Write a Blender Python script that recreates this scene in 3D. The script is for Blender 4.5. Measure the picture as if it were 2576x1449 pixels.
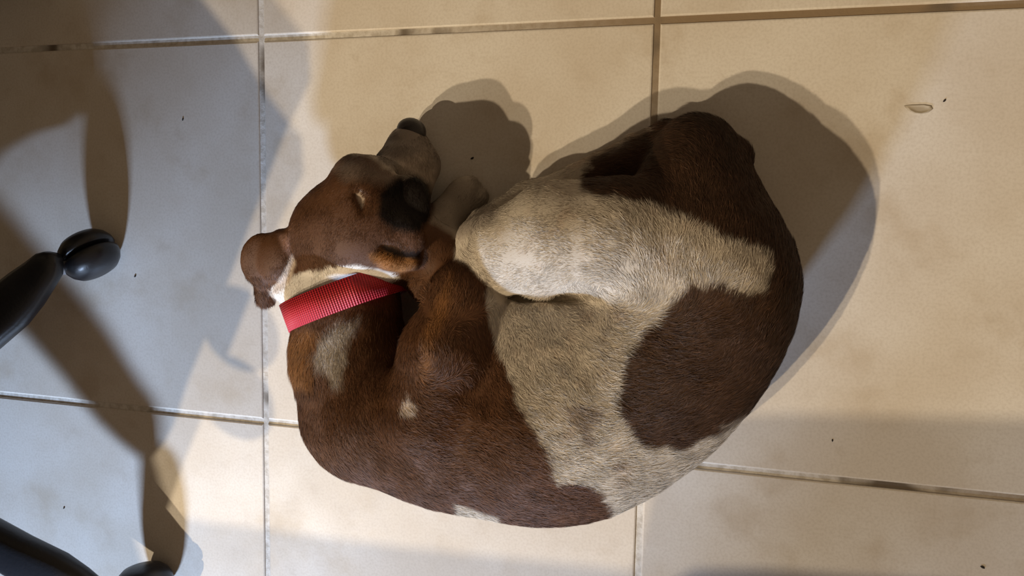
import bpy, bmesh, math, random
import numpy as np
from mathutils import Vector, Matrix
for o in list(bpy.data.objects): bpy.data.objects.remove(o)
rng = np.random.default_rng(7); random.seed(7)
SC = bpy.context.scene

# ------------------------------------------------------------------ camera
CAM_C = np.array([0.4762043, -0.16925618, 0.73050554])
CAM_R = np.array([[0.96206573, 0.01858221, -0.27218418],
                  [-0.0446191, 0.99496124, -0.08978451],
                  [0.26914432, 0.09852322, 0.95804724]])      # world -> camera rows
FPX = 2000.0
cd = bpy.data.cameras.new('camera'); cam = bpy.data.objects.new('camera', cd)
SC.collection.objects.link(cam); SC.camera = cam
cd.sensor_fit = 'HORIZONTAL'; cd.sensor_width = 36; cd.lens = 36 * FPX / 2576
cd.clip_start = .02
M = Matrix([list(CAM_R.T[i]) + [CAM_C[i]] for i in range(3)] + [[0, 0, 0, 1]])
cam.matrix_world = M

# ------------------------------------------------------------------ light
W = bpy.data.worlds.new('room_ambience'); SC.world = W; W.use_nodes = True
bg = W.node_tree.nodes['Background']
bg.inputs[0].default_value = (1.0, .72, .46, 1)
_t = W.node_tree; _c = _t.nodes.new('ShaderNodeTexCoord'); _x = _t.nodes.new('ShaderNodeSeparateXYZ'); _r = _t.nodes.new('ShaderNodeMapRange')
_t.links.new(_c.outputs['Generated'], _x.inputs[0]); _t.links.new(_x.outputs[0], _r.inputs[0]); _t.links.new(_r.outputs[0], bg.inputs[1])
_r.inputs[1].default_value = -.6; _r.inputs[2].default_value = .6; _r.inputs[3].default_value = .04; _r.inputs[4].default_value = .24
SC.view_settings.view_transform = 'Standard'; SC.view_settings.look = 'None'
SC.view_settings.gamma = 1; SC.view_settings.use_curve_mapping = False
SC.view_settings.exposure = 0.0

def lamp(name, loc, power, col, size):
    l = bpy.data.lights.new(name, 'POINT'); l.energy = power; l.color = col; l.shadow_soft_size = size
    o = bpy.data.objects.new(name, l); SC.collection.objects.link(o); o.location = loc
    return o
LA, LB = np.array([-3.9, -3.7, 6.2]), np.array([-4.0, -4.8, 6.2])
lamp('ceiling_bulb', LA, 1060, (1.0, .80, .54), .055)
lamp('ceiling_bulb', LB, 1320, (1.0, .80, .54), .055)
def area(name, loc, target, power, col, sx, sy):
    l = bpy.data.lights.new(name, 'AREA'); l.shape = 'RECTANGLE'; l.size = sx; l.size_y = sy
    l.energy = power; l.color = col
    o = bpy.data.objects.new(name, l); SC.collection.objects.link(o); o.location = loc
    o.rotation_euler = (Vector(target) - Vector(loc)).to_track_quat('-Z', 'Y').to_euler()
    return o
scr = area('cool_screen_glow', (-.17, -1.80, .56), (-.20, -.2, 0), 10.6, (.53, .70, 1.0), .17, .05)
scr.data.spread = math.radians(84)

# ------------------------------------------------------------------ helpers
def at(px, py, z=0.):
    """point at height z over the floor that a camera pixel looks at"""
    d = CAM_R.T @ np.array([(px - 1288) / FPX, (724.5 - py) / FPX, -1.0])
    return CAM_C + d * ((z - CAM_C[2]) / d[2])
def plan(P):
    """plan coordinates (in photograph units) used for coat markings"""
    v = (P - CAM_C) @ CAM_R.T
    return np.stack([1288 - FPX * v[:, 0] / v[:, 2], 724.5 + FPX * v[:, 1] / v[:, 2]], 1)

def link(o, parent=None):
    SC.collection.objects.link(o)
    if parent is not None: o.parent = parent
    return o
def tag(o, label=None, cat=None, group=None, kind=None):
    if label: o['label'] = label
    if cat: o['category'] = cat
    if group: o['group'] = group
    if kind: o['kind'] = kind
    return o
def obj(name, bm, mat, parent=None, smooth=True, mw=None):
    me = bpy.data.meshes.new(name); bm.to_mesh(me); bm.free()
    me.materials.append(mat)
    if smooth: me.polygons.foreach_set('use_smooth', [True] * len(me.polygons))
    o = bpy.data.objects.new(name, me)
    if mw is not None: o.matrix_local = mw
    return link(o, parent)
def mesh_np(name, V, F, mat, parent=None, smooth=True, mi=None):
    """V (n,3), F list of (m,k) index arrays"""
    me = bpy.data.meshes.new(name)
    if not isinstance(F, list): F = [F]
    tot = np.concatenate([f.ravel() for f in F]).astype(np.int32)
    cnt = np.concatenate([np.full(len(f), f.shape[1]) for f in F]).astype(np.int32)
    st = np.concatenate([[0], np.cumsum(cnt)[:-1]]).astype(np.int32)
    me.vertices.add(len(V)); me.vertices.foreach_set('co', V.astype(np.float32).ravel())
    me.loops.add(len(tot)); me.loops.foreach_set('vertex_index', tot)
    me.polygons.add(len(cnt)); me.polygons.foreach_set('loop_start', st)
    me.update(calc_edges=True); me.validate()
    if smooth: me.polygons.foreach_set('use_smooth', [True] * len(me.polygons))
    for m in (mat if isinstance(mat, list) else [mat]): me.materials.append(m)
    if mi is not None: me.polygons.foreach_set('material_index', mi.astype(np.int32))
    return link(bpy.data.objects.new(name, me), parent)

class N:
    def __init__(s, name):
        s.m = bpy.data.materials.new(name); s.m.use_nodes = True; s.t = s.m.node_tree
        s.b = s.t.nodes['Principled BSDF']
    def n(s, typ, ins=None, **kw):
        n = s.t.nodes.new(typ)
        for k, v in kw.items(): setattr(n, k, v)
        for k, v in (ins or {}).items():
            if isinstance(v, bpy.types.NodeSocket): s.t.links.new(v, n.inputs[k])
            else: n.inputs[k].default_value = v
        return n
    def set(s, **kw):
        for k, v in kw.items():
            k = k.replace('_', ' ')
            if isinstance(v, bpy.types.NodeSocket): s.t.links.new(v, s.b.inputs[k])
            else: s.b.inputs[k].default_value = v
        return s.m
    def math(s, op, a, b=0., c=None):
        d = {0: a, 1: b}
        if c is not None: d[2] = c
        return s.n('ShaderNodeMath', d, operation=op).outputs[0]
    def mix(s, f, a, b):
        n = s.t.nodes.new('ShaderNodeMix'); n.data_type = 'RGBA'
        for k, v in ((0, f), (6, a), (7, b)):
            if isinstance(v, bpy.types.NodeSocket): s.t.links.new(v, n.inputs[k])
            else: n.inputs[k].default_value = v if k == 0 else (*v, 1)
        return n.outputs[2]
    def noise(s, vec, scale, detail=3, rough=.5):
        return s.n('ShaderNodeTexNoise', {'Vector': vec, 'Scale': scale, 'Detail': detail, 'Roughness': rough}).outputs[0]
    def ramp(s, f, lo, hi):
        return s.n('ShaderNodeMapRange', {0: f, 1: lo, 2: hi}, interpolation_type='SMOOTHSTEP').outputs[0]
    def bump(s, h, strength=.3, dist=.001):
        return s.n('ShaderNodeBump', {'Height': h, 'Strength': strength, 'Distance': dist}).outputs[0]
def plain(name, col, rough=.5, spec=.5, bump=None):
    a = N(name); co = a.n('ShaderNodeTexCoord').outputs['Object']
    nz = a.noise(co, 60, 3)
    c = a.mix(nz, [x * .85 for x in col], [x * 1.15 for x in col])
    a.set(Base_Color=c, Roughness=rough, Specular_IOR_Level=spec)
    if bump: a.set(Normal=a.bump(a.noise(co, bump, 2), .25, .0006))
    return a.m

# ------------------------------------------------------------------ floor: tile slabs over a grout bed, one mesh
def tile_material():
    a = N('glazed_cream_tile'); co = a.n('ShaderNodeNewGeometry').outputs['Position']
    n1 = a.noise(co, 7, 4, .55); n2 = a.noise(co, 26, 4, .6); n3 = a.noise(co, 420, 2, .5)
    sh = a.n('ShaderNodeVectorMath', {0: co, 1: (3.7, 1.9, 0)}, operation='ADD').outputs[0]
    n4 = a.noise(sh, 12, 5, .6)
    c = a.mix(a.ramp(n1, .35, .68), (.66, .60, .52), (.74, .70, .64))
    c = a.mix(a.math('MULTIPLY', a.ramp(n4, .50, .76), .6), c, (.52, .43, .32))
    c = a.mix(a.math('MULTIPLY', a.ramp(n2, .55, .8), .28), c, (.44, .36, .27))
    c = a.mix(a.math('MULTIPLY', a.ramp(n3, .35, .75), .22), c, (.40, .34, .27))
    a.set(Base_Color=c, Roughness=a.math('MULTIPLY_ADD', n2, .15, .38), Specular_IOR_Level=.35,
          Normal=a.bump(a.math('ADD', a.noise(co, 90, 3), a.math('MULTIPLY', n3, .3)), .12, .0006))
    return a.m
def grout_material():
    a = N('grout'); co = a.n('ShaderNodeNewGeometry').outputs['Position']
    n1 = a.noise(co, 9, 3, .6); n2 = a.noise(co, 160, 3, .6)
    x = a.n('ShaderNodeSeparateXYZ', {0: co})
    warm = a.ramp(a.math('ADD', a.math('MULTIPLY', x.outputs[0], 1.), a.math('MULTIPLY', x.outputs[1], 1.)), .05, .45)
    c = a.mix(a.ramp(n2, .35, .7), (.70, .67, .62), (.50, .46, .40))
    c = a.mix(warm, c, (.24, .17, .10))
    c = a.mix(a.ramp(n1, .56, .66), c, (.13, .10, .07))
    a.set(Base_Color=c, Roughness=.85, Normal=a.bump(n2, .5, .001))
    return a.m
TS, G = .4, .0030
bm = bmesh.new()
for i in range(-6, 6):
    for j in range(-6, 6):
        jx = random.uniform(-.0005, .0005); jy = random.uniform(-.0005, .0005)
        x0, x1 = i * TS + G + jx, (i + 1) * TS - G + jx; y0, y1 = j * TS + G + jy, (j + 1) * TS - G + jy
        zt = 0; e = .0016; r = .0012
        def ring(d, z): return [bm.verts.new(p) for p in ((x0 + d, y0 + d, z), (x1 - d, y0 + d, z), (x1 - d, y1 - d, z), (x0 + d, y1 - d, z))]
        rs = [ring(0, -.004), ring(0, -r), ring(e * .3, -r * .35), ring(e, 0)]
        for a_, b_ in zip(rs, rs[1:]):
            for k in range(4): bm.faces.new((a_[k], a_[(k + 1) % 4], b_[(k + 1) % 4], b_[k]))
        bm.faces.new(rs[-1])
nt = len(bm.faces)
q = [bm.verts.new(p) for p in ((-2.4, -2.4, -.0016), (2.4, -2.4, -.0016), (2.4, 2.4, -.0016), (-2.4, 2.4, -.0016))]
f = bm.faces.new(q); f.material_index = 1
floor = obj('floor', bm, tile_material(), smooth=False); floor.data.materials.append(grout_material())
tag(floor, kind='structure')

# ------------------------------------------------------------------ signed distance modelling of the dog
H = .002
P0 = np.array([at(560, 0)[0], -.56, -.004]); P1 = np.array([at(2120, 700)[0], .03, .190])
DIM = np.ceil((P1 - P0) / H).astype(int)
GX, GY, GZ = [P0[i] + H * np.arange(DIM[i]) for i in range(3)]
S = np.full(tuple(DIM), .05, np.float32)
def sub(lo, hi):
    a = np.clip(np.floor((np.minimum(lo, hi) - P0) / H).astype(int), 0, DIM)
    b = np.clip(np.ceil((np.maximum(lo, hi) - P0) / H).astype(int) + 1, 0, DIM)
    sl = tuple(slice(a[i], b[i]) for i in range(3))
    X, Y, Z = np.meshgrid(GX[sl[0]], GY[sl[1]], GZ[sl[2]], indexing='ij')
    return sl, X, Y, Z
def combine(sl, d, k, cut=False):
    s = S[sl]
    if cut:
        d = -d; h = np.clip(.5 - .5 * (s - d) / k, 0, 1); S[sl] = s * (1 - h) + d * h + k * h * (1 - h)
    else:
        h = np.clip(.5 + .5 * (s - d) / k, 0, 1); S[sl] = s * (1 - h) + d * h - k * h * (1 - h)
def cone(a, b, k=.01, cut=False):
    """tapered capsule between (px,py,z,r) and (px,py,z,r)"""
    A = at(*a[:3]); B = at(*b[:3]); ra, rb = a[3], b[3]; m = max(ra, rb) + k + .008
    sl, X, Y, Z = sub(np.minimum(A, B) - m, np.maximum(A, B) + m)
    ba = B - A; t = ((X - A[0]) * ba[0] + (Y - A[1]) * ba[1] + (Z - A[2]) * ba[2]) / max(ba @ ba, 1e-9)
    t = np.clip(t, 0, 1)
    d = np.sqrt((X - A[0] - t * ba[0])**2 + (Y - A[1] - t * ba[1])**2 + (Z - A[2] - t * ba[2])**2) - (ra + (rb - ra) * t)
    combine(sl, d.astype(np.float32), k, cut)
def chain(*n, k=.01, cut=False):
    for a, b in zip(n, n[1:]): cone(a, b, k, cut)
def ell(c, r, ang=0, tilt=0, roll=0, k=.01, cut=False):
    """ellipsoid at pixel/height c, radii r, long axis turned ang degrees on the floor, raised by tilt, rolled"""
    C = at(*c); a, t, ro = map(math.radians, (ang, tilt, roll))
    ux = np.array([math.cos(a) * math.cos(t), math.sin(a) * math.cos(t), math.sin(t)])
    uy0 = np.array([-math.sin(a), math.cos(a), 0]); uz0 = np.cross(ux, uy0)
    uy = uy0 * math.cos(ro) + uz0 * math.sin(ro); uz = -uy0 * math.sin(ro) + uz0 * math.cos(ro)
    m = max(r) + k + .008
    sl, X, Y, Z = sub(C - m, C + m); X = X - C[0]; Y = Y - C[1]; Z = Z - C[2]
    q = [(X * u[0] + Y * u[1] + Z * u[2]) for u in (ux, uy, uz)]
    k0 = np.sqrt(sum((q[i] / r[i])**2 for i in range(3))); k1 = np.sqrt(sum((q[i] / r[i]**2)**2 for i in range(3)))
    combine(sl, (k0 * (k0 - 1) / np.maximum(k1, 1e-6)).astype(np.float32), k, cut)

# --- trunk
ell((930, 1030, .062), (.066, .062, .058), 60, k=.02)
ell((1090, 1080, .064), (.080, .068, .062), -12, k=.03)
ell((1270, 1085, .066), (.085, .077, .066), -6, k=.03)
ell((1430, 1075, .066), (.088, .082, .066), 10, k=.03)
ell((1590, 980, .066), (.086, .080, .066), 30, k=.03)
ell((1715, 845, .064), (.080, .077, .066), 50, k=.03)
ell((1772, 700, .062), (.072, .075, .066), 80, k=.03)
ell((1750, 545, .054), (.062, .056, .052), 105, k=.025)
ell((1760, 405, .040), (.040, .036, .034), 120, k=.02)
ell((1400, 900, .055), (.085, .075, .060), 0, k=.02)
ell((1250, 900, .050), (.060, .070, .058), 90, k=.02)
# --- neck
chain((930, 1030, .062, .060), (884, 900, .064, .053), (872, 800, .070, .046), (874, 750, .071, .0445), (880, 700, .070, .040), k=.014)
# --- upper foreleg and elbow lying over the chest
chain((1090, 1040, .096, .046), (1125, 880, .102, .038), (1165, 760, .092, .032), (1180, 715, .078, .026), k=.010)
# --- forelegs reaching under the head, paws
chain((1180, 720, .060, .026), (1100, 640, .060, .026), (1120, 640, .040, .020), (1105, 575, .028, .016), (1120, 540, .020, .016), k=.008)
ell((1150, 512, .015), (.030, .017, .014), 55, k=.006)
for dx, dy in ((1172, 480), (1190, 492), (1203, 508), (1150, 476)):
    ell((dx, dy, .010), (.013, .0075, .009), 50, k=.003)
chain((1080, 700, .050, .022), (1030, 600, .030, .020), (1020, 500, .018, .016), k=.006)
# --- thigh, knee, shank, hock, hind paw
chain((1760, 660, .070, .058), (1560, 600, .088, .046), (1400, 590, .096, .041), (1290, 622, .092, .032), (1205, 605, .088, .020), k=.014)
chain((1500, 600, .085, .044), (1380, 660, .085, .028), (1290, 670, .085, .022), k=.012)
chain((1225, 580, .066, .020), (1340, 515, .036, .020), (1480, 458, .030, .018), (1650, 400, .030, .020), k=.010)
chain((1700, 370, .024, .022), (1560, 400, .018, .012), (1440, 445, .012, .010), (1370, 468, .010, .009), k=.006)
# --- tail wrapped along the haunch
chain((1840, 400, .034, .018), (1755, 345, .030, .014), (1680, 336, .026, .011), (1600, 358, .022, .007), (1510, 400, .018, .005), (1455, 424, .014, .003), k=.004)
# --- head
ell((912, 560, .086), (.058, .048, .042), 63, k=.012)
ell((820, 570, .080), (.038, .031, .032), 60, k=.015)
ell((850, 622, .082), (.036, .030, .032), 20, k=.012)
ell((900, 592, .060), (.046, .034, .038), 20, k=.012)
ell((1000, 600, .070), (.043, .033, .034), 75, k=.014)
ell((886, 437, .086), (.0185, .0155, .018), 50, k=.007)
ell((925, 478, .090), (.030, .026, .032), 50, k=.010)
ell((1020, 500, .072), (.024, .020, .022), 60, k=.010)
chain((968, 484, .066, .0315), (1012, 428, .046, .0245), (1026, 374, .031, .0195), (1030, 340, .022, .0130), k=.007)
ell((938, 414, .070), (.009, .013, .014), 60, k=.005, cut=True)
chain((1010, 470, .044, .030), (1048, 415, .028, .021), (1042, 362, .016, .012), k=.008)
chain((1084, 425, .040, .0015), (1070, 372, .024, .0015), (1052, 342, .015, .0015), k=.002, cut=True)
chain((975, 455, .092, .006), (1030, 440, .080, .006), (1082, 462, .066, .005), k=.008, cut=True)
# closed eye
chain((893, 486, .123, .0020), (908, 500, .124, .0035), (912, 524, .124, .0022), k=.004, cut=True)
# nape and loose skin behind the far ear
chain((738, 706, .062, .024), (800, 712, .070, .030), k=.012)
# far ear (drooping outward)
ell((700, 640, .092), (.019, .025, .012), 150, -10, k=.008)
ell((664, 655, .088), (.0265, .0215, .0070), 75, 8, 20, k=.005)
chain((655, 695, .078, .0078), (662, 730, .070, .0068), (664, 752, .064, .0065), (682, 757, .062, .005), k=.004)
# near ear (folded forward over the cheek) with the fold behind it
ell((1005, 590, .097), (.025, .023, .012), 80, 10, k=.008)
ell((1018, 517, .092), (.0265, .0235, .009), 70, 4, k=.003)
chain((965, 622, .113, .0035), (1010, 634, .111, .0045), (1062, 648, .104, .005), k=.003, cut=True)
chain((935, 632, .106, .008), (985, 655, .103, .007), (1040, 662, .094, .006), k=.006)
# creases: neck to elbow, knee to belly
chain((1235, 705, .074, .009), (1330, 738, .084, .009), (1440, 738, .094, .005), k=.008, cut=True)
chain((1100, 735, .104, .006), (1055, 850, .106, .006), (1038, 960, .112, .004), k=.012, cut=True)

def surface(S):
    s = S < 0
    c = np.zeros(np.array(S.shape) - 1, np.int8)
    for i in (0, 1):
        for j in (0, 1):
            for k in (0, 1): c += s[i:S.shape[0] - 1 + i, j:S.shape[1] - 1 + j, k:S.shape[2] - 1 + k]
    act = (c > 0) & (c < 8); idx = np.argwhere(act); vid = np.full(c.shape, -1, np.int64); vid[act] = np.arange(len(idx))
    acc = np.zeros((len(idx), 3)); n = np.zeros(len(idx))
    cor = [(i, j, k) for i in (0, 1) for j in (0, 1) for k in (0, 1)]
    V = {q: S[idx[:, 0] + q[0], idx[:, 1] + q[1], idx[:, 2] + q[2]] for q in cor}
    for a in cor:
        for ax in range(3):
            if a[ax]: continue
            b = list(a); b[ax] = 1; b = tuple(b); va, vb = V[a], V[b]; m = (va < 0) != (vb < 0)
            t = np.where(m, va / np.where(m, va - vb, 1), 0)
            p = np.array(a, float)[None] + t[:, None] * np.eye(3)[ax][None]
            acc += p * m[:, None]; n += m
    P = P0 + H * (idx + acc / n[:, None])
    F = []
    for ax in range(3):
        o1, o2 = [(1, 2), (2, 0), (0, 1)][ax]
        sa = [slice(None)] * 3; sb = [slice(None)] * 3; sa[ax] = slice(0, -1); sb[ax] = slice(1, None)
        A, B = s[tuple(sa)], s[tuple(sb)]
        e = np.argwhere(A != B); e = e[(e[:, o1] > 0) & (e[:, o2] > 0) & (e[:, o1] < S.shape[o1] - 1) & (e[:, o2] < S.shape[o2] - 1)]
        fl = A[tuple(e.T)]
        def g(d1, d2):
            q = e.copy(); q[:, o1] -= d1; q[:, o2] -= d2; return vid[tuple(q.T)]
        Q = np.stack([g(1, 1), g(0, 1), g(0, 0), g(1, 0)], 1)
        Q[~fl] = Q[~fl][:, ::-1]; F.append(Q)
    return P, np.concatenate(F)
# floor cut: nothing of the animal goes below the tiles
fl = (.0006 - GZ).astype(np.float32)[None, None, :]
S = np.maximum(S, fl)
S[0], S[-1], S[:, 0], S[:, -1], S[:, :, 0], S[:, :, -1] = [.01] * 6
V, F = surface(S)

# --- coat colours, some light and shade painted in with them
def poly_sd(Q, P):
    """signed distance (negative inside) of points Q to polygon P"""
    P = np.array(P, float); d = np.full(len(Q), 1e9); ins = np.zeros(len(Q), bool)
    for a, b in zip(P, np.roll(P, -1, 0)):
        e = b - a; w = Q - a; t = np.clip((w @ e) / (e @ e), 0, 1)
        d = np.minimum(d, np.hypot(*(w - t[:, None] * e).T))
        c = ((a[1] > Q[:, 1]) != (b[1] > Q[:, 1])) & (Q[:, 0] < (b[0] - a[0]) * (Q[:, 1] - a[1]) / (b[1] - a[1] + 1e-12) + a[0])
        ins ^= c
    return np.where(ins, -d, d)
_g = rng.normal(size=(64, 64))
def vnoise(Q, s, seed=0):
    u = Q / s + seed * 13.7; i = np.floor(u).astype(int); f = u - i; f = f * f * (3 - 2 * f)
    g = lambda a, b: _g[(i[:, 0] + a) % 64, (i[:, 1] + b) % 64]
    return (g(0, 0) * (1 - f[:, 0]) + g(1, 0) * f[:, 0]) * (1 - f[:, 1]) + (g(0, 1) * (1 - f[:, 0]) + g(1, 1) * f[:, 0]) * f[:, 1]
WHITE = (.51, .45, .37); BROWN = (.098, .043, .019); UMBER = (.058, .029, .015); DARK = (.016, .008, .005); TAN = (.34, .15, .045)
PALE = (.52, .42, .33); GREY = (.22, .18, .15); WET = (.012, .010, .009); PINK = (.40, .24, .19)
MARK = [   # colour, polygon, softness, strength, raggedness
 (BROWN, [(600,560),(600,800),(690,800),(720,845),(700,1000),(700,1400),(1500,1400),(1522,1290),(1505,1245),(1470,1222),(1395,1216),(1380,1190),(1365,1130),(1330,1070),(1292,1000),(1270,920),(1240,840),(1222,780),(1228,700),(1200,640),(1140,600),(1130,560),(1095,520),(1080,465),(1000,440),(960,412),(930,395),(860,380),(760,440),(700,560)], 5, 1, 6),
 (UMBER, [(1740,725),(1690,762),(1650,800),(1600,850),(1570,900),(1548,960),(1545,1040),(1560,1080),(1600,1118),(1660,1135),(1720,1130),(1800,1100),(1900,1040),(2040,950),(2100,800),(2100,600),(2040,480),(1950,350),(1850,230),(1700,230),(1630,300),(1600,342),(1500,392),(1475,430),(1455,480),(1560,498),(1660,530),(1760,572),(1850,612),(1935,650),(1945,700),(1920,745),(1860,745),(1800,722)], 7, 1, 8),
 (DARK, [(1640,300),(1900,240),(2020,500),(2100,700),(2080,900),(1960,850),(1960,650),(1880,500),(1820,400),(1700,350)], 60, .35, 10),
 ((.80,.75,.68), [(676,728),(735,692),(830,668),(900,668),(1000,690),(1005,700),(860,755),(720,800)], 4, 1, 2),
 (PALE, [(706,695),(735,640),(742,660),(735,700),(700,735),(680,740)], 4, 1, 2),
 (WHITE, [(800,850),(850,815),(900,800),(870,870),(862,935),(850,965),(812,935),(795,905)], 12, .75, 8),
 (TAN, [(730,830),(800,825),(785,880),(780,960),(725,960)], 12, .6, 5),
 (PALE, [(1000,1035),(1022,985),(1042,1015),(1032,1040)], 4, .9, 3),
 (TAN, [(1060,860),(1110,740),(1140,700),(1120,800),(1080,920),(1060,950)], 12, .45, 5),
 (WHITE, [(1138,1268),(1180,1276),(1240,1300),(1250,1360),(1130,1360)], 4, 1, 4),
 (GREY, [(840,420),(880,395),(940,410),(1000,440),(990,470),(930,450),(870,450)], 14, .6, 4),  # highlight on the brow, put into the coat colour
 (PALE, [(895,488),(908,480),(918,500),(912,520),(902,505)], 3, 1, 1),
 (TAN, [(930,640),(990,625),(1050,648),(1050,665),(1010,685),(960,672)], 8, .9, 3),
 (DARK, [(960,612),(1000,622),(1058,632),(1060,655),(1000,648),(965,632)], 4, 1, 2),  # shade inside the ear-fold slit, painted into the coat
 (PINK, [(700,590),(725,590),(730,640),(712,625)], 5, .8, 2),
 (GREY, [(945,395),(990,430),(1078,462),(1095,520),(1125,540),(1130,430),(1080,350),(1080,270),(990,270)], 5, 1, 2),
 (PALE, [(1005,400),(1075,380),(1105,460),(1080,500),(1030,455),(990,435)], 14, .5, 2),
 ((.34,.29,.24), [(1085,560),(1110,455),(1250,440),(1250,560),(1160,600)], 8, .9, 3),
 ((.006,.003,.002), [(958,480),(995,444),(1048,440),(1080,458),(1090,500),(1084,545),(1055,585),(990,575),(952,545)], 9, 1, 3),  # near-black patch over the folded near ear
 (BROWN, [(1415,1022),(1450,1012),(1500,1035),(1505,1062),(1480,1085),(1490,1112),(1462,1122),(1445,1080),(1415,1055)], 6, .55, 8),
 (BROWN, [(1520,1175),(1560,1160),(1570,1175),(1535,1185)], 4, .5, 4),
 (BROWN, [(1505,845),(1518,840),(1520,860),(1508,862)], 5, .35, 2),
 (BROWN, [(1400,925),(1416,922),(1418,945),(1404,945)], 6, .3, 2),
 (BROWN, [(1465,960),(1475,955),(1478,975),(1466,975)], 5, .25, 2),
 (BROWN, [(1550,1240),(1565,1238),(1562,1250)], 4, .35, 2),
 (PALE, [(1560,330),(1640,305),(1650,325),(1560,362),(1450,425),(1430,420)], 5, .8, 1),
]
def coat(P):
    Q = plan(P); C = np.tile(np.array(WHITE), (len(P), 1))
    n = vnoise(Q, 26, 1) + .6 * vnoise(Q, 11, 2)
    sp = np.clip(vnoise(Q, 42, 3) * .5 + vnoise(Q, 17, 4) * .5 - .45, 0, 1)[:, None] * .35
    C = C * (1 - sp) + np.array((.36, .25, .17)) * sp
    for col, pg, soft, st, rag in MARK:
        d = poly_sd(Q, pg) + n * rag * .5
        w = (np.clip(.5 - d / (2 * soft), 0, 1) * st)[:, None]
        C = C * (1 - w) + np.array(col) * w
    knee = [(1500, 600, .085, .044), (1400, 590, .096, .041), (1290, 622, .092, .032), (1205, 605, .088, .020)]
    for a, b in zip(knee, knee[1:]):              # the knee is white all round
        A, B = at(*a[:3]), at(*b[:3]); ba = B - A; t = np.clip((P - A) @ ba / (ba @ ba), 0, 1)
        d = np.linalg.norm(P - A - t[:, None] * ba, axis=1) - (a[3] + (b[3] - a[3]) * t)
        w = (np.clip((.009 - d) / .003, 0, 1) * (C[:, 0] < .3) * (Q[:, 1] > 520))[:, None]; C = C * (1 - w) + np.array(WHITE) * w
    return C
def coat_material(name, bump):
    a = N(name); c = a.n('ShaderNodeAttribute', attribute_name='Col').outputs['Color']
    a.set(Base_Color=c, Roughness=.62, Specular_IOR_Level=.22)
    if bump:
        co = a.n('ShaderNodeTexCoord').outputs['Object']
        a.set(Normal=a.bump(a.noise(co, 700, 2), .3, .0006))
    return a.m
def paint(me, C):
    at_ = me.color_attributes.new('Col', 'FLOAT_COLOR', 'POINT')
    at_.data.foreach_set('color', np.concatenate([C, np.ones((len(C), 1))], 1).astype(np.float32).ravel())
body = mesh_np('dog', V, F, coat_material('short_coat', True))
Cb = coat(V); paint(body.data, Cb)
tag(body, 'brown and white dog in a red collar, curled up asleep on the floor', 'dog')
me = body.data
VN = np.zeros(len(V) * 3, np.float32); me.vertices.foreach_get('normal', VN); VN = VN.reshape(-1, 3)

# --- fur: short tapered hairs combed along the flow of the coat, growing from the body surface
FLOW = np.array([  # photograph position and direction the coat lies in
 (1030,340,-.3,.9),(1000,430,-.4,.9),(900,470,-.6,.8),(830,520,-.6,.8),(900,600,-.3,.95),(800,640,-.2,1),(1000,600,-.1,1),(950,660,-.6,.3),
 (760,700,.1,1),(900,690,-.2,1),(660,650,-.4,.8),(660,750,0,1),(1020,520,.3,.9),
 (760,880,-.35,.95),(850,880,0,1),(760,1000,-.1,1),(850,1050,.35,.95),(960,850,-.1,1),(980,1000,.2,1),(790,1130,.5,.85),
 (950,1130,.8,.6),(1050,1130,1,.15),(1000,1230,.9,.45),(1150,1180,1,.3),(1130,1080,.8,-.1),(1150,1270,1,.2),(1250,1100,.9,.4),(1300,1220,1,.3),(1200,1000,.3,.8),
 (1120,900,-.1,-.9),(1160,750,.1,-1),(1200,850,.2,.6),(1420,1280,1,.1),(1450,1150,1,.05),(1320,850,.5,.8),(1400,950,.6,.7),(1450,780,.6,.6),
 (1600,1150,1,-.15),(1650,1060,1,-.35),(1750,950,.9,-.45),(1850,1000,.8,-.6),(1650,850,.8,.1),(1800,800,.7,-.5),(1900,800,.4,-.8),(1950,900,.4,-.9),
 (1850,680,.35,-.9),(1930,620,.3,-.9),(1980,700,.1,-1),(1750,640,.0,-.9),(1650,700,-.2,-.5),(1550,620,-.9,-.3),(1400,600,-1,.1),(1250,620,-1,.2),(1350,680,-.8,.4),
 (1700,520,-.3,-.9),(1600,440,-.9,-.2),(1800,400,-.3,-1),(1700,330,-1,.1),(1880,480,0,-1),(1500,400,-1,.4),(1150,520,.6,-.8),(1100,600,0,-1)], float)
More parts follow.
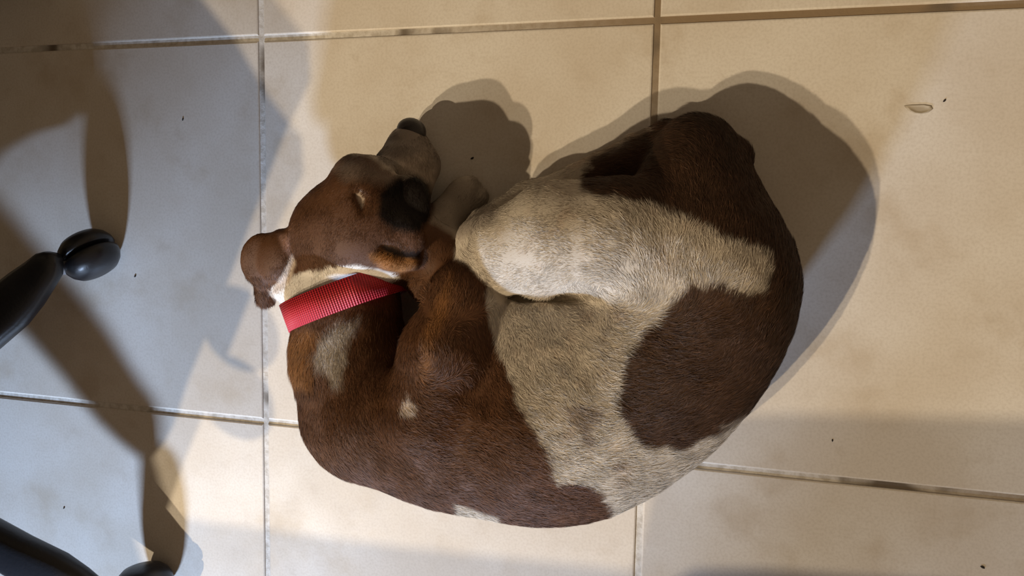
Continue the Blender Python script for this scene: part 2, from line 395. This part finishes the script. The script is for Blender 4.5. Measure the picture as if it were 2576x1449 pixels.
def make_fur(count):
    tri = np.concatenate([F[:, [0, 1, 2]], F[:, [0, 2, 3]]])
    a, b, c = V[tri[:, 0]], V[tri[:, 1]], V[tri[:, 2]]
    cr = np.cross(b - a, c - a); ar = np.linalg.norm(cr, axis=1); nz = cr[:, 2] / np.maximum(ar, 1e-12)
    pq = plan(a); hd = (pq[:, 1] < 690) & (pq[:, 0] < 1110)
    wgt = ar * (nz > -.25) * (a[:, 2] > .006) * np.where(hd, 2.2, 1)
    i = rng.choice(len(tri), count, p=wgt / wgt.sum())
    u, v = rng.random((2, count)); m = u + v > 1; u[m] = 1 - u[m]; v[m] = 1 - v[m]
    w = np.stack([1 - u - v, u, v], 1)[:, :, None]
    P = (V[tri[i]] * w).sum(1); Nn = (VN[tri[i]] * w).sum(1); Nn /= np.linalg.norm(Nn, axis=1)[:, None]
    Q = plan(P)
    keep = np.ones(count, bool)
    keep &= np.hypot(Q[:, 0] - 1030, Q[:, 1] - 318) > 30                 # bare nose
    P, Nn, Q = P[keep], Nn[keep], Q[keep]; n = len(P)
    num = np.zeros((n, 2)); den = np.zeros(n)
    for fx, fy, dx, dy in FLOW:
        ww = 1 / ((Q[:, 0] - fx)**2 + (Q[:, 1] - fy)**2 + 900)**1.5; l = math.hypot(dx, dy)
        num += ww[:, None] * np.array([dx / l, -dy / l]); den += ww
    d = num / den[:, None]; an = np.arctan2(d[:, 1], d[:, 0])
    an += .22 * rng.normal(size=n) + .22 * vnoise(Q, 45, 6) + .15 * vnoise(Q, 18, 7)
    D = np.stack([np.cos(an), np.sin(an), np.zeros(n)], 1)
    D -= (D * Nn).sum(1)[:, None] * Nn; D /= np.maximum(np.linalg.norm(D, axis=1), .05)[:, None]
    head = (Q[:, 1] < 690) & (Q[:, 0] < 1110)
    ears = (Q[:, 0] < 715) & head
    paws = (Q[:, 0] > 1080) & (Q[:, 0] < 1230) & (Q[:, 1] < 640)
    L = np.where(head, .0042, .0078); L = np.where(ears | paws, .0030, L)
    L = np.where((Q[:, 0] < 790) & (Q[:, 1] > 830) & (Q[:, 1] < 980), .013, L)
    L = np.where((Q[:, 0] > 1180) & (Q[:, 0] < 1480) & (Q[:, 1] < 740), .0050, L)
    L = np.where((Q[:, 0] > 680) & (Q[:, 0] < 1020) & (Q[:, 1] > 665) & (Q[:, 1] < 770), .0045, L)
    L = L * rng.uniform(.65, 1.25, n)
    lift = rng.uniform(.10, .34, n) + np.where(head, -.04, 0)
    lift += .08 * vnoise(Q, 30, 9)
    lift = np.clip(lift, .06, .6)
    wd = rng.uniform(.00024, .00046, n) * np.where(head, .8, 1)
    T1 = D * np.cos(lift)[:, None] + Nn * np.sin(lift)[:, None]; T2 = D * np.cos(lift * .35)[:, None] + Nn * np.sin(lift * .35)[:, None]
    side = np.cross(Nn, D); side /= np.linalg.norm(side, axis=1)[:, None]
    tw = rng.normal(size=n) * .32; side = side * np.cos(tw)[:, None] + Nn * np.sin(tw)[:, None]
    base = P - Nn * .0004; mid = base + T1 * (L * .5)[:, None]; tip = mid + T2 * (L * .5)[:, None]
    s = side * wd[:, None]
    VV = np.stack([base - s * .5, base + s * .5, mid - s * .42, mid + s * .42, tip], 1).reshape(-1, 3)
    VV[:, 2] = np.maximum(VV[:, 2], .0004)
    k = np.arange(n)[:, None] * 5
    quads = k + np.array([[0, 1, 3, 2]]); tris = k + np.array([[2, 3, 4]])
    C = coat(P) * np.exp(.16 * rng.normal(size=n) + .10 * vnoise(Q, 30, 8))[:, None]
    br = (C[:, 0] < .2); C[br] *= (1 + .5 * (rng.random(br.sum()) < .22))[:, None]
    return VV, [quads, tris], np.repeat(np.clip(C, 0, .9), 5, 0)
FV, FF, FC = make_fur(360000)
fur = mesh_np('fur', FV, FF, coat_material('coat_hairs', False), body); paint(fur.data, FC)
tag(fur, kind='stuff')

# --- nose leather
def uv_ell(name, c, r, mat, parent, rz=0, ry=0, seg=24):
    bm = bmesh.new(); bmesh.ops.create_uvsphere(bm, u_segments=seg, v_segments=seg // 2, radius=1)
    mw = Matrix.Translation(Vector(c)) @ Matrix.Rotation(math.radians(rz), 4, 'Z') @ Matrix.Rotation(math.radians(ry), 4, 'Y') @ Matrix.Diagonal((*r, 1))
    bm.transform(mw); return bm
bm = uv_ell('nose', at(1035, 330, .032), (.0125, .0145, .0105), None, None, 65, 20)
for s in (-1, 1):
    c = at(1034 + s * 17, 318 + s * 8, .036); 
nose = obj('nose', bm, plain('nose_leather', (.022, .017, .016), .38, .5, 900), body)
tag(nose, 'dark wet nose')

# ------------------------------------------------------------------ red webbing collar
def collar():
    Cc = at(868, 750, .072)
    e1 = np.array([math.cos(math.radians(22)), math.sin(math.radians(22)), 0]); ez = np.array([0, 0, 1.])
    ax = np.array([e1[1], -e1[0], 0])
    n = 160; w = .0255; th = .0018
    def inside(p):
        i = np.clip(((p - P0) / H).round().astype(int), 0, DIM - 1); return S[i[0], i[1], i[2]] < -.0002
    R = []
    for i in range(n):
        t = 2 * math.pi * i / n; u = e1 * math.cos(t) + ez * math.sin(t); r = .040
        while r < .0515 and any(inside(Cc + u * r + ax * q * w) for q in (-.5, 0, .5)): r += .0005
        R.append(r + .0040)
    R = np.array(R)
    for _ in range(12): R = np.maximum(R, (np.roll(R, 1) + np.roll(R, -1)) / 2)
    V = []
    for i in range(n):
        t = 2 * math.pi * i / n; u = e1 * math.cos(t) + ez * math.sin(t)
        for (dw, dt) in ((-.5, 0), (.5, 0), (.5, 1), (-.5, 1)): V.append(Cc + u * (R[i] + dt * th) + ax * dw * w)
    V = np.array(V); V[:, 2] = np.maximum(V[:, 2], .001)
    F = [[4 * i + k, 4 * i + (k + 1) % 4, 4 * ((i + 1) % n) + (k + 1) % 4, 4 * ((i + 1) % n) + k] for i in range(n) for k in range(4)]
    a = N('red_webbing')
    uv = a.n('ShaderNodeTexCoord').outputs['UV']; sx = a.n('ShaderNodeSeparateXYZ', {0: uv})
    rib = a.math('SINE', a.math('MULTIPLY', sx.outputs[0], 2 * math.pi * 150)); wv = a.math('SINE', a.math('MULTIPLY', sx.outputs[1], 2 * math.pi * 14))
    h = a.math('ADD', rib, a.math('MULTIPLY', wv, .35))
    a.set(Base_Color=a.mix(a.ramp(rib, -1, 1), (.36, .012, .022), (.62, .03, .045)), Roughness=.5, Specular_IOR_Level=.4, Normal=a.bump(h, .5, .0008))
    o = mesh_np('collar', V, np.array(F), a.m, smooth=False)
    uvl = o.data.uv_layers.new(name='UVMap')
    for p in o.data.polygons:
        i = p.index // 4; k = p.index % 4
        for li in p.loop_indices:
            vi = o.data.loops[li].vertex_index; ii = vi // 4
            if i == n - 1 and ii == 0: ii = n
            uvl.data[li].uv = (ii / n, 0 if vi % 4 in (0, 3) else 1)
    tag(o, 'red ribbed webbing collar around the neck of the sleeping dog', 'collar')
collar()

# ------------------------------------------------------------------ office chair (its star base reaches into view)
BLACKP = plain('black_plastic', (.010, .011, .014), .36, .5, 300)
SEATF = plain('charcoal_fabric', (.03, .03, .035), .9, .2, 700)
CHROME = plain('grey_steel', (.35, .36, .38), .3, .6)
def chair():
    A = at(146, 672, .055); B = at(282, 1498, .055); A[2] = B[2] = 0
    mid = (A + B) / 2; c = np.linalg.norm(B - A); R = c / 2 / math.sin(math.radians(36))
    nrm = np.array([-(B - A)[1], (B - A)[0], 0]) / c
    if nrm[0] > 0: nrm = -nrm
    hub = mid + nrm * math.sqrt(R * R - c * c / 4)
    root = bpy.data.objects.new('office_chair', None); root.location = hub; link(root)
    tag(root, 'black swivel office chair with a five-armed base, left of the sleeping dog', 'chair')
    a0 = math.atan2(*(A - hub)[[1, 0]])
    # leg: section swept from hub to socket, slightly arched, ending in a rounded socket
    def leg_bm(ang):
        bm = bmesh.new(); prev = None
        st = [(.02, .100, .024, .018), (.08, .098, .020, .018), (.14, .094, .0205, .017), (.19, .087, .0240, .016), (.23, .079, .0270, .015), (.255, .074, .0240, .013), (.275, .071, .0195, .012), (.290, .070, .0165, .0110), (.298, .070, .011, .009), (.303, .070, .004, .006)]
        st = [(d * R / .285, z, w, h) for d, z, w, h in st]
        for d, z, w, h in st:
            ring = []
            for i in range(20):
                t = 2 * math.pi * i / 20; cs, sn = math.cos(t), math.sin(t)
                x = math.copysign(abs(cs)**.7, cs) * w; zz = math.copysign(abs(sn)**.7, sn) * h
                ring.append(bm.verts.new((d, x, z + zz)))
            if prev:
                for i in range(20): bm.faces.new((prev[i], prev[(i + 1) % 20], ring[(i + 1) % 20], ring[i]))
            else: bm.faces.new(ring)
            prev = ring
        bm.faces.new(prev[::-1]); bm.transform(Matrix.Rotation(ang, 4, 'Z')); bmesh.ops.recalc_face_normals(bm, faces=bm.faces); return bm
    def wheel_bm(side):
        bm = bmesh.new(); prof = [(0, .0235), (.012, .0230), (.0210, .0200), (.0262, .0150), (.0292, .0090), (.0298, .0040), (.0280, .0020), (.0, .0020)]
        rings = []
        for r, x in prof:
            rings.append([bm.verts.new((r * math.cos(t), side * x, r * math.sin(t))) for t in [2 * math.pi * i / 36 for i in range(36)]] if r > 0 else [bm.verts.new((0, side * x, 0))])
        for a, b in zip(rings, rings[1:]):
            for i in range(36):
                if len(a) == 1: bm.faces.new((a[0], b[i], b[(i + 1) % 36]))
                elif len(b) == 1: bm.faces.new((a[i], a[(i + 1) % 36], b[0]))
                else: bm.faces.new((a[i], a[(i + 1) % 36], b[(i + 1) % 36], b[i]))
        bmesh.ops.recalc_face_normals(bm, faces=bm.faces); return bm
    turn = [36, 5, 120, 75, 200]
    for k in range(5):
        ang = a0 - k * math.radians(72)
        obj('leg', leg_bm(ang), BLACKP, root)
        ca = bpy.data.objects.new('caster', None); link(ca, root)
        ca.location = (R * math.cos(ang), R * math.sin(ang), .0272); ca.rotation_euler = (0, 0, math.radians(turn[k]))
        for s in (-1, 1):
            w = obj('wheel', wheel_bm(s), BLACKP, ca); w.location = (.021, 0, .0028)
        bm = bmesh.new(); bmesh.ops.create_cone(bm, cap_ends=True, segments=24, radius1=.009, radius2=.008, depth=.034, matrix=Matrix.Translation((0, 0, .024)))
        ax = bmesh.ops.create_cone(bm, cap_ends=True, segments=16, radius1=.004, radius2=.004, depth=.03, matrix=Matrix.Rotation(math.pi / 2, 4, 'X'))
        obj('stem', bm, CHROME, ca)
    bm = bmesh.new()
    bmesh.ops.create_cone(bm, cap_ends=True, segments=40, radius1=.042, radius2=.036, depth=.06, matrix=Matrix.Translation((0, 0, .10)))
    obj('hub', bm, BLACKP, root)
    bm = bmesh.new()
    bmesh.ops.create_cone(bm, cap_ends=True, segments=32, radius1=.025, radius2=.025, depth=.14, matrix=Matrix.Translation((0, 0, .20)))
    bmesh.ops.create_cone(bm, cap_ends=True, segments=32, radius1=.014, radius2=.014, depth=.16, matrix=Matrix.Translation((0, 0, .34)))
    obj('gas_column', bm, CHROME, root)
    def pad(name, loc, dim, rot, mat):
        bm = bmesh.new(); bmesh.ops.create_cube(bm, size=1); bmesh.ops.scale(bm, vec=dim, verts=bm.verts)
        bmesh.ops.bevel(bm, geom=bm.edges, offset=min(dim) * .45, segments=6, affect='EDGES', profile=.6)
        bm.transform(Matrix.Translation(loc) @ Matrix.Rotation(rot[2], 4, 'Z') @ Matrix.Rotation(rot[0], 4, 'X'))
        return obj(name, bm, mat, root)
    SEATROT = math.radians(200)
    def loc(x, y, z): return (x * math.cos(SEATROT) - y * math.sin(SEATROT), x * math.sin(SEATROT) + y * math.cos(SEATROT), z)
    def under(px, py, L, z=.455):             # edge point whose shadow falls at a place on the tiles
        f = at(px, py); return (f + (L - f) * (z / L[2]))[:2] - hub[:2]
    ol = [under(*p, LA) for p in ((-650, 300), (-500, -150), (-100, -300), (300, -150), (450, 10), (560, 150), (640, 285), (722, 390), (728, 480), (668, 600))] + \
         [under(*p, LB) for p in ((550, 735), (500, 862), (440, 1010), (400, 1130), (262, 1212), (0, 1290), (-350, 1250))]
    c0 = sum(ol) / len(ol); bm = bmesh.new(); rings = []
    for k, z in ((.93, .425), (.985, .43), (1, .445), (1, .465), (.985, .485), (.94, .497), (.6, .497)):
        rings.append([bm.verts.new((*(c0 + (p - c0) * k), z)) for p in ol])
    for r0, r1 in zip(rings, rings[1:]):
        for i in range(len(ol)): bm.faces.new((r0[i], r0[(i + 1) % len(ol)], r1[(i + 1) % len(ol)], r1[i]))
    bm.faces.new(rings[0][::-1]); bm.faces.new(rings[-1]); bmesh.ops.recalc_face_normals(bm, faces=bm.faces)
    obj('seat', bm, SEATF, root)
    p0, p1 = c0 * .4, under(590, 1000, LA, .40)
    bm = bmesh.new(); d = Vector((*(p1 - p0), 0)); mw = Matrix.Translation((*((p0 + p1) / 2), .40)) @ d.to_track_quat('Z', 'Y').to_matrix().to_4x4()
    bmesh.ops.create_cone(bm, cap_ends=True, segments=16, radius1=.006, radius2=.006, depth=d.length, matrix=mw)
    bmesh.ops.create_uvsphere(bm, u_segments=24, v_segments=12, radius=1, matrix=Matrix.Translation((*p1, .40)) @ Matrix.Rotation(math.atan2(d.y, d.x), 4, 'Z') @ Matrix.Diagonal(((.050), .038, .009, 1)))
    obj('shade_paddle', bm, BLACKP, root)  # rod and paddle added for the rounded shadow lobe they cast
    pad('seat_mechanism', loc(0, 0, .41), (.20, .16, .05), (0, 0, SEATROT), BLACKP)
    pad('backrest', loc(0, -.27, .80), (.42, .05, .40), (math.radians(-8), 0, SEATROT), SEATF)
    pad('back_bracket', loc(0, -.22, .50), (.07, .02, .22), (math.radians(-8), 0, SEATROT), BLACKP)
chair()

# ------------------------------------------------------------------ desk added beyond the lower edge of the view to shade the near tiles
def blocker():
    def over(px, py, L):                      # desk-edge point whose shadow falls at a place on the tiles
        f = at(px, py); return (f + (L - f) * (.72 / L[2]))[:2]
    root = bpy.data.objects.new('corner_blocker', None); root.location = (-.3, -1.3, 0); link(root)
    tag(root, 'added unseen wooden desk standing past the near edge of the tiled floor', 'blocker')
    top = [over(-400, 1190, LA), over(262, 1212, LA), over(325, 1300, LA), over(430, 1300, LB), over(1000, 1375, LB), over(1640, 1440, LB), over(1700, 1180, LB), over(1800, 1050, LB), over(1980, 1040, LB), over(2900, 1060, LB)]
    top = top + [np.array([top[-1][0], -1.60]), np.array([top[0][0], -1.60])]
    bm = bmesh.new(); lo = [bm.verts.new((p[0] + .3, p[1] + 1.3, .695)) for p in top]; hi = [bm.verts.new((p[0] + .3, p[1] + 1.3, .72)) for p in top]
    bm.faces.new(hi); bm.faces.new(lo[::-1]); n = len(top)
    for i in range(n): bm.faces.new((lo[i], lo[(i + 1) % n], hi[(i + 1) % n], hi[i]))
    bmesh.ops.recalc_face_normals(bm, faces=bm.faces)
    wood = plain('brown_wood', (.22, .12, .06), .5, .4)
    obj('blocker_top', bm, wood, root, smooth=False)
    bm = bmesh.new(); x0 = top[0][0] + .06; x1 = -.131  # panel added to keep the cool light off the upper left tiles
    bmesh.ops.create_cube(bm, size=1, matrix=Matrix.Translation(((x0 + x1) / 2 + .3, -1.2 + 1.3, .5285)) @ Matrix.Diagonal((x1 - x0, .018, .333, 1)))
    bmesh.ops.bevel(bm, geom=bm.edges, offset=.003, segments=2, affect='EDGES'); obj('light_stop_panel', bm, wood, root, smooth=False)
    xs = (top[0][0] + .06, top[-2][0] - .06)
    for x in xs:
        for y in (-1.55, -1.17):
            bm = bmesh.new(); bmesh.ops.create_cube(bm, size=1, matrix=Matrix.Translation((x + .3, y + 1.3, .3475)) @ Matrix.Diagonal((.045, .045, .695, 1)))
            bmesh.ops.bevel(bm, geom=bm.edges, offset=.004, segments=2, affect='EDGES')
            obj('leg', bm, wood, root, smooth=False)
blocker()

# ------------------------------------------------------------------ low dark cabinet added past the upper left of the view to darken it
def occluder():
    dark = plain('dark_veneer', (.035, .025, .018), .6, .3)
    root = bpy.data.objects.new('low_occluder', None); root.location = (-.62, .27, 0); link(root)
    tag(root, 'added unseen dark cabinet standing behind the office chair at the far edge of the floor', 'occluder')
    def box(name, c, d, mat, par=root):
        bm = bmesh.new(); bmesh.ops.create_cube(bm, size=1, matrix=Matrix.Translation(c) @ Matrix.Diagonal((*d, 1)))
        bmesh.ops.bevel(bm, geom=bm.edges, offset=.002, segments=2, affect='EDGES'); return obj(name, bm, mat, par, smooth=False)
    box('occluder_box', (0, .02, .36), (.80, .36, .64), dark); box('occluder_base', (0, .03, .02), (.76, .32, .04), dark)
    for s in (-1, 1):
        dr = box('occluder_door', (s * .2, -.17, .36), (.39, .018, .62), dark)
        box('occluder_handle', (s * .04, -.186, .40), (.012, .014, .12), CHROME, dr)
occluder()

# ------------------------------------------------------------------ small marks and crumbs lying on the tiles
def crumbs():
    m = plain('dark_crumb', (.03, .025, .02), .8, .2); first = None
    for px, py, r in ((460, 300, .0011), (340, 695, .0011), (1188, 398, .0012), (161, 1278, .0010), (2472, 1427, .0012), (2376, 253, .0010), (2094, 1108, .0008)):
        p = at(px, py, r * .45)
        if first is None:
            bm = bmesh.new(); bmesh.ops.create_icosphere(bm, subdivisions=2, radius=.0011)
            for v in bm.verts: v.co = (v.co.x * (1.5 + .3 * math.sin(v.co.y * 4000)), v.co.y * .8, v.co.z * .42)
            first = o = obj('crumb', bm, m)
        else:
            o = first.copy(); SC.collection.objects.link(o)
        o.location = p; o.rotation_euler = (0, 0, px); o.scale = (r / .0011,) * 3
        tag(o, 'tiny dark crumb lying on the pale floor tiles', 'crumb', 'tiny dark crumbs on the floor tiles')
    # crescent flake
    pts = [(2274, 266), (2290, 264), (2325, 263), (2343, 266), (2347, 274), (2336, 283), (2318, 287), (2300, 285), (2286, 278)]
    c = at(2312, 274)[:2]; P = [at(*p)[:2] for p in pts]
    bm = bmesh.new(); n = len(P); rings = []
    for k, z in ((1.0, .0001), (.96, .0007), (.80, .0008), (.72, .0004), (.3, .0003)): rings.append([bm.verts.new((*(c + (p - c) * k), z)) for p in P])
    for a, b in zip(rings, rings[1:]):
        for i in range(n): bm.faces.new((a[i], a[(i + 1) % n], b[(i + 1) % n], b[i]))
    bm.faces.new(rings[-1]); bm.faces.new(rings[0][::-1]); bmesh.ops.recalc_face_normals(bm, faces=bm.faces)
    o = obj('dried_drop', bm, plain('dried_residue', (.42, .36, .27), .5, .3))
    tag(o, 'small dried brownish drop mark on the tile at the right', 'stain')
crumbs()
